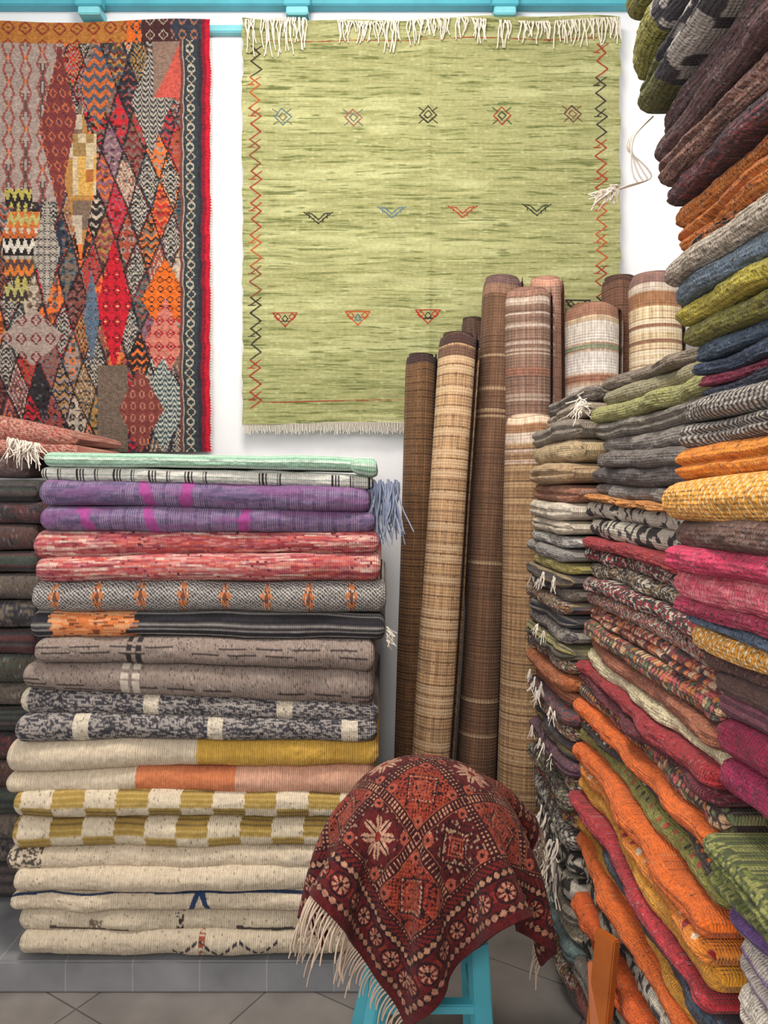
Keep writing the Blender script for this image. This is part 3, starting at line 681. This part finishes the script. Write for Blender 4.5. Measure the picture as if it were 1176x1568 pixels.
roll('rolled_reed_mat',703,518,2.88,648,2.72,60,p_mat(c(186,150,114),dkb,.040,.030,[(0,.04,c(76,54,50)),(.05,.09,c(118,88,72))],c(206,176,142),.45,.15),2.)
roll('rolled_reed_mat',724,492,3.02,735,2.98,36,p_mat(c(86,66,56),dkb,.03,.03),3.)
roll('rolled_reed_mat',770,432,2.99,722,2.86,64,p_mat(c(108,80,62),c(74,52,44),.022,.02,[(.0,.03,c(110,84,82)),(.03,.07,c(142,108,88))],c(176,150,120),.16),4.)
roll('rolled_reed_mat',836,432,3.03,838,3.0,54,p_mat(c(178,138,120),c(140,96,82),.02,.03,[(0,.03,c(200,148,128))]),5.)
roll('rolled_reed_mat',810,450,2.90,806,2.90,72,p_mat(c(134,106,92),c(88,66,58),.016,.014,[(0,.025,c(155,115,100)),(.03,.05,c(200,180,165)),(.09,.095,c(205,187,172)),(.14,.146,c(205,187,172)),(.2,.21,c(195,172,160)),(.3,.33,c(150,106,88))],c(188,168,152),.28),6.)
roll('rolled_reed_mat',814,642,2.78,798,2.68,76,p_mat(c(154,122,90),c(86,64,52),.030,.022,[(0,.028,c(226,198,172)),(.028,.06,c(156,116,86)),(.06,.10,c(212,192,176)),(.12,.135,c(196,170,152)),(.16,.175,c(196,170,152))],c(176,146,112),.3),7.)
roll('rolled_reed_mat',908,474,2.97,905,2.9,80,p_mat(c(186,160,140),c(132,98,80),.02,.03,[(0,.05,c(150,110,90)),(.05,.07,c(195,170,142)),(.07,.15,c(218,207,197)),(.16,.18,c(145,150,124)),(.19,.27,c(220,211,205)),(.28,.31,c(155,110,90)),(.33,.38,c(218,207,197))],c(214,198,184),.5),8.)
roll('rolled_reed_mat',950,430,3.04,955,3.0,56,p_mat(c(112,80,66),dkb,.024,.03,[(0,.02,c(80,58,52))]),9.)
roll('rolled_reed_mat',1003,428,2.96,1010,2.9,84,p_mat(c(212,190,156),c(142,106,86),.030,.03,[(0,.04,c(140,108,102)),(.04,.075,c(208,192,176)),(.075,.13,c(165,120,88)),(.2,.215,c(155,114,92)),(.26,.275,c(146,108,88))],c(226,212,190),.5),10.)
# ---------------------------------------------------------------- STOOL + DRAPED CARPET
cx,cy=.116,1.80
st=empty('draped_stool')
SZ=.47
import bmesh
bm=bmesh.new();bmesh.ops.create_cone(bm,cap_ends=True,segments=40,radius1=.15,radius2=.16,depth=.035)
bmesh.ops.bevel(bm,geom=[e for e in bm.edges if len(e.link_faces)==2 and abs(e.calc_face_angle(0))>1],offset=.006,segments=2,affect='EDGES')
me=bpy.data.meshes.new('seat');bm.to_mesh(me);bm.free();me.materials.append(M_teal);o=bpy.data.objects.new('seat',me);o.location=(cx,cy,SZ);link(o,st)
legs=[]
for i,(dx,dy) in enumerate(((-1,-1),(1,-1),(1,1),(-1,1))):
    a=(cx+dx*.10,cy+dy*.09,SZ-.01);b=(cx+(dx*.12 if dx>0 else -.20),cy+dy*.15,0.0);legs.append((a,b));beam('leg_%d'%i,a,b,.042,.036,M_teal,st)
def lp(i,q): a,b=legs[i];return tuple(a[k]*(1-q)+b[k]*q for k in range(3))
for i in range(4): beam('rung_%d'%i,lp(i,.30+.10*(i%2)),lp((i+1)%4,.30+.10*(i%2)),.03,.022,M_teal,st)
a_,b_,c_=.235,.20,.265;zc_=.565;pw=2.1
def sp(x,p): return np.sign(x)*np.abs(x)**p
U_,V_=np.meshgrid(np.linspace(0,2*math.pi,48),np.linspace(-.0,math.pi/2,24))
e_=2/pw
Pz=zc_-.03+(.03+.94*c_)*sp(np.sin(V_),e_)
P=np.stack([cx-.02*np.sin(V_)+.90*a_*sp(np.cos(V_),e_)*sp(np.cos(U_),e_),cy+.90*b_*sp(np.cos(V_),e_)*sp(np.sin(U_),e_),Pz],-1)
bot=P[:1].copy();bot[...,0]=cx+(bot[...,0]-cx)*.6;bot[...,1]=cy+(bot[...,1]-cy)*.6;bot[...,2]=SZ+.015
P=np.concatenate([bot,P],0);U2=np.concatenate([U_[:1],U_],0);V2=np.concatenate([V_[:1]-.3,V_],0)
grid('cushion',P,full(U2,c(75,32,32)),np.stack([U2*.2,V2*.2],-1),M_WOOL,st)
n=64;side=.79
gi=np.linspace(-.5,.5,n)*side
GX,GY=np.meshgrid(gi,gi)
rt=math.radians(35)
X0=np.stack([cx-.006+GX*math.cos(rt)-GY*math.sin(rt),cy+.0+GX*math.sin(rt)+GY*math.cos(rt),np.full_like(GX,zc_+c_+.012)],-1)
Xc=X0.copy()+RNG.randn(n,n,3)*.0006;Vv=np.zeros_like(Xc);h0=side/(n-1)
Xc[...,2]+=.004*np.sin(GX*30)*np.cos(GY*22)
cons=[]
def addc(a,b,l,kk): cons.append((a,b,l,kk))
S=slice
for kk in(2,4):
  for ax in(0,1):
    for off in(0,1):
        ii=np.arange(n-kk);ii=ii[(ii//kk)%2==off]
        if ax==0: addc((ii,S(None)),(ii+kk,S(None)),h0*kk,.3)
        else: addc((S(None),ii),(S(None),ii+kk),h0*kk,.3)
for st0 in(0,1):
    e=(n-1-st0)//2*2
    addc((S(st0,st0+e,2),S(0,n-1)),(S(st0+1,st0+e+1,2),S(1,n)),h0*2**.5,.5)
    addc((S(st0,st0+e,2),S(1,n)),(S(st0+1,st0+e+1,2),S(0,n-1)),h0*2**.5,.5)
for st0 in(0,1):
    e=(n-1-st0)//2*2
    addc((S(st0,st0+e,2),S(None)),(S(st0+1,st0+e+1,2),S(None)),h0,1)
    addc((S(None),S(st0,st0+e,2)),(S(None),S(st0+1,st0+e+1,2)),h0,1)
cen=np.array([cx,cy,zc_]);dim=np.array([a_,b_,c_])+.008
dt=.008
for step in range(320):
    Vv[...,2]-=9.8*dt;Vv*=.98
    Pn=Xc+Vv*dt
    for it in range(14):
        for A_,B_,l,kk in cons:
            pa=Pn[A_];pb=Pn[B_];d=pb-pa;ln=np.sqrt((d*d).sum(-1,keepdims=True))+1e-9
            cr=d*(kk*.5*(ln-l)/ln);Pn[A_]=pa+cr;Pn[B_]=pb-cr
        q=(Pn-cen)/dim
        q[...,0]+=.085*np.maximum(q[...,2],0)
        qz=np.maximum(q[...,2],0)+np.minimum(q[...,2]+.1,0)*-.70
        Fv=(np.abs(q[...,0])**pw+np.abs(q[...,1])**pw+qz**pw)**(1/pw)
        m=(Fv<1)
        sc_=np.where(m,1/np.maximum(Fv,.05),1)
        top=q[...,2]>0
        Pn[...,0]=cen[0]+(Pn[...,0]-cen[0])*sc_;Pn[...,1]=cen[1]+(Pn[...,1]-cen[1])*sc_
        Pn[...,2]=np.where(top,cen[2]+(Pn[...,2]-cen[2])*sc_,Pn[...,2])
        hot=(Fv<1.01)&(q[...,2]>.72)
        Pn[hot]=Xc[hot]*.9+Pn[hot]*.1 if step>40 else Pn[hot]
    Vn=(Pn-Xc)/dt
    Vn[m]*=.08
    Vv=Vn;Xc=Pn
def cr1(A,nn):
    k_=A.shape[0];x=np.linspace(0,k_-1,nn);i=np.clip(np.floor(x).astype(int),0,k_-2);t=(x-i).reshape(-1,1,1)
    p0=A[np.maximum(i-1,0)];p1=A[i];p2=A[i+1];p3=A[np.minimum(i+2,k_-1)]
    return .5*((2*p1)+(-p0+p2)*t+(2*p0-5*p1+4*p2-p3)*t**2+(-p0+3*p1-3*p2+p3)*t**3)
NN=500
Pd=cr1(Xc,NN);Pd=cr1(Pd.transpose(1,0,2),NN).transpose(1,0,2)
gg=np.linspace(0,side,NN);cs,ct=np.meshgrid(gg,gg)
q=.0022;cs=np.floor(cs/q)*q;ct=np.floor(ct/q)*q
DR=c(88,24,27);BR=c(132,46,40);CRM=c(188,152,124);DK=c(44,22,27);SAL=c(158,78,62)
ed=np.minimum(np.minimum(cs,side-cs),np.minimum(ct,side-ct))
al=np.where(np.minimum(cs,side-cs)<np.minimum(ct,side-ct),ct,cs)
C=full(cs,DR)
EB=.115
pn=(side-2*EB)/4;bx=(cs-EB)/pn;by=(ct-EB)/pn;ix=np.floor(bx);iy=np.floor(by);fx=(fr(bx)-.5)*pn;fy=(fr(by)-.5)*pn
fieldc=np.where((((ix+iy)%2)==0)[...,None],c(116,36,32),c(82,26,29))
rr=np.hypot(fx,fy);an=np.arctan2(fy,fx)
lattice=(fr((fx+fy)/.009)<.30)|(fr((fx-fy)/.009)<.30)
fieldc=mix(fieldc,full(cs,c(156,70,48)),lattice&((ix+iy)%2==0))
sp_=h2(np.floor(cs/.0044),np.floor(ct/.0044),3)
fieldc=mix(fieldc,full(cs,CRM*.8),(sp_>.88)&((ix+iy)%2==1));fieldc=mix(fieldc,full(cs,DK),(sp_<.20))
pet=.044*(.40+.60*np.abs(np.cos(an*4)))
od=((ix+iy)%2==1)&(h2(ix,iy,9)>.5)
fieldc=mix(fieldc,full(cs,c(92,30,32)),od&(rr<.050));fieldc=mix(fieldc,full(cs,c(190,144,120)),od&(rr<pet));fieldc=mix(fieldc,full(cs,DK),od&(np.abs(np.sin(an*4))<.16)&(rr<.046)&(rr>.01));fieldc=mix(fieldc,full(cs,BR),od&(rr<.010))
md=(~od);ringm=np.abs(fx)+np.abs(fy)
fieldc=mix(fieldc,full(cs,DK),md&(np.abs(ringm-.045)<.002));fieldc=mix(fieldc,full(cs,CRM*.9),md&(np.abs(ringm-.040)<.0025)&(fr(an*4)<.5));fieldc=mix(fieldc,full(cs,SAL),md&(ringm<.026)&(fr(ringm/.010)<.5))
cor=np.hypot(np.abs(fx)-.048,np.abs(fy)-.048);fieldc=mix(fieldc,full(cs,SAL),(cor<.011));fieldc=mix(fieldc,full(cs,DK),cor<.004)
me_=np.minimum(pn/2-np.abs(fx),pn/2-np.abs(fy));alongp=np.where(np.abs(fx)>np.abs(fy),fy,fx)
bb=me_<.010;fieldc=mix(fieldc,full(cs,c(58,20,25)),bb);fieldc=mix(fieldc,full(cs,c(178,128,102)),bb&(me_<.0075)&(fr(alongp/.009)<.36)&(me_>.002));fieldc=mix(fieldc,full(cs,c(142,82,62)),(me_>.010)&(me_<.012))
C=np.where((ed>EB)[...,None],fieldc,C)
def bandf(lo,hi,fn):
    global C
    mk=(ed>=lo)&(ed<hi);C=np.where(mk[...,None],fn,C)
bandf(.0,.016,full(cs,c(86,24,27)))
bandf(.016,.032,mix(full(cs,DK),full(cs,c(165,115,94)),(np.abs(ed-.024)+np.abs(fr(al/.018)-.5)*.016<.0075)))
qd=ed-.057;qa=(fr(al/.052)-.5)*.052
mb=mix(full(cs,c(92,26,29)),full(cs,c(178,128,104)),(np.hypot(qd,qa)<.017)&(fr(np.arctan2(qd,qa)*4/3.1416)<.55))
mb=mix(mb,full(cs,DK),np.hypot(qd,qa)<.005);mb=mix(mb,full(cs,BR),(np.hypot(qd,(fr(al/.052+.5)-.5)*.052)<.010))
mb=mix(mb,full(cs,DK),np.abs(np.hypot(qd,qa)-.021)<.0022)
bandf(.032,.082,mb)
bandf(.082,.100,mix(full(cs,DK),full(cs,c(178,130,104)),(np.abs(ed-.091)+np.abs(fr(al/.015)-.5)*.015<.007)))
bandf(.100,.115,mix(full(cs,c(112,36,34)),full(cs,DK),fr((al+ed)/.012)<.35))
C=C*(.80+.30*vn(cs*260,ct*260,4))[...,None]
cp=grid('carpet',Pd,C,np.stack(np.meshgrid(gg,gg),-1),M_PILE,st)
sm=cp.modifiers.new('thick','SOLIDIFY');sm.thickness=.008;sm.offset=1
edges={'i0':Pd[0],'i1':Pd[-1],'j0':Pd[:,0],'j1':Pd[:,-1]}
inn={'i0':Pd[8],'i1':Pd[-9],'j0':Pd[:,8],'j1':Pd[:,-9]}
best=min(edges,key=lambda k_:edges[k_].mean(0)[0]*1.0+edges[k_].mean(0)[1]*.9)
opp={'i0':'i1','i1':'i0','j0':'j1','j1':'j0'}[best]
L=[]
for key in (best,opp):
    E=edges[key];I=inn[key]
    for q_ in range(2,NN-2,5):
        d=E[q_]-I[q_];d/=np.linalg.norm(d)+1e-9;l=.05+.035*RNG.rand();j=(RNG.rand(3)-.5)*.018;pts=[]
        for w in np.linspace(0,1,6): pts.append(E[q_]+d*l*w*(1-.4*w)+np.array([0,0,-l*.5*w*w])+j*w)
        L.append(pts)
strands('fringe',L,.0024,Y_CREAM,st)
# wooden slat frame near the lower right
M_wood=paint('orange_wood',c(170,92,38),.45,.2,9,.3)
wf=empty('wooden_bookstand')
beam('slat_front',(.425,1.58,.0),(.492,1.62,.53),.055,.022,M_wood,wf)
beam('slat_rear',(.44,1.44,.0),(.475,1.65,.45),.04,.02,M_wood,wf)
beam('crosspiece',(.437,1.50,.16),(.455,1.66,.17),.03,.02,M_wood,wf)
# ---------------------------------------------------------------- LIGHT
w=bpy.data.worlds.new('World');scn.world=w;w.use_nodes=True
w.node_tree.nodes['Background'].inputs[0].default_value=(1,.96,.91,1);w.node_tree.nodes['Background'].inputs[1].default_value=.6
def area(name,loc,tgt,sx,sy,pw_,col):
    l=bpy.data.lights.new(name,'AREA');l.shape='RECTANGLE';l.size=sx;l.size_y=sy;l.energy=pw_;l.color=col
    o=bpy.data.objects.new(name,l);o.location=loc;o.rotation_euler=(Vector(tgt)-Vector(loc)).to_track_quat('-Z','Y').to_euler();link(o)
area('ceiling_lamp',(-.25,1.4,3.75),(-.1,2.3,.8),.8,.6,68,(1,.93,.82))
area('doorway_light',(-.7,-1.4,2.5),(0,2.6,.9),1.6,1.4,66,(1,.955,.90))
cam=bpy.data.cameras.new('camera');cam.sensor_fit='VERTICAL';cam.sensor_height=36;cam.sensor_width=27;cam.lens=F/1568*36;cam.shift_y=-(784-740)/1568
co=bpy.data.objects.new('camera',cam);co.location=(0,0,H);co.rotation_euler=(math.pi/2,0,0);link(co);scn.camera=co
cam.clip_start=.02
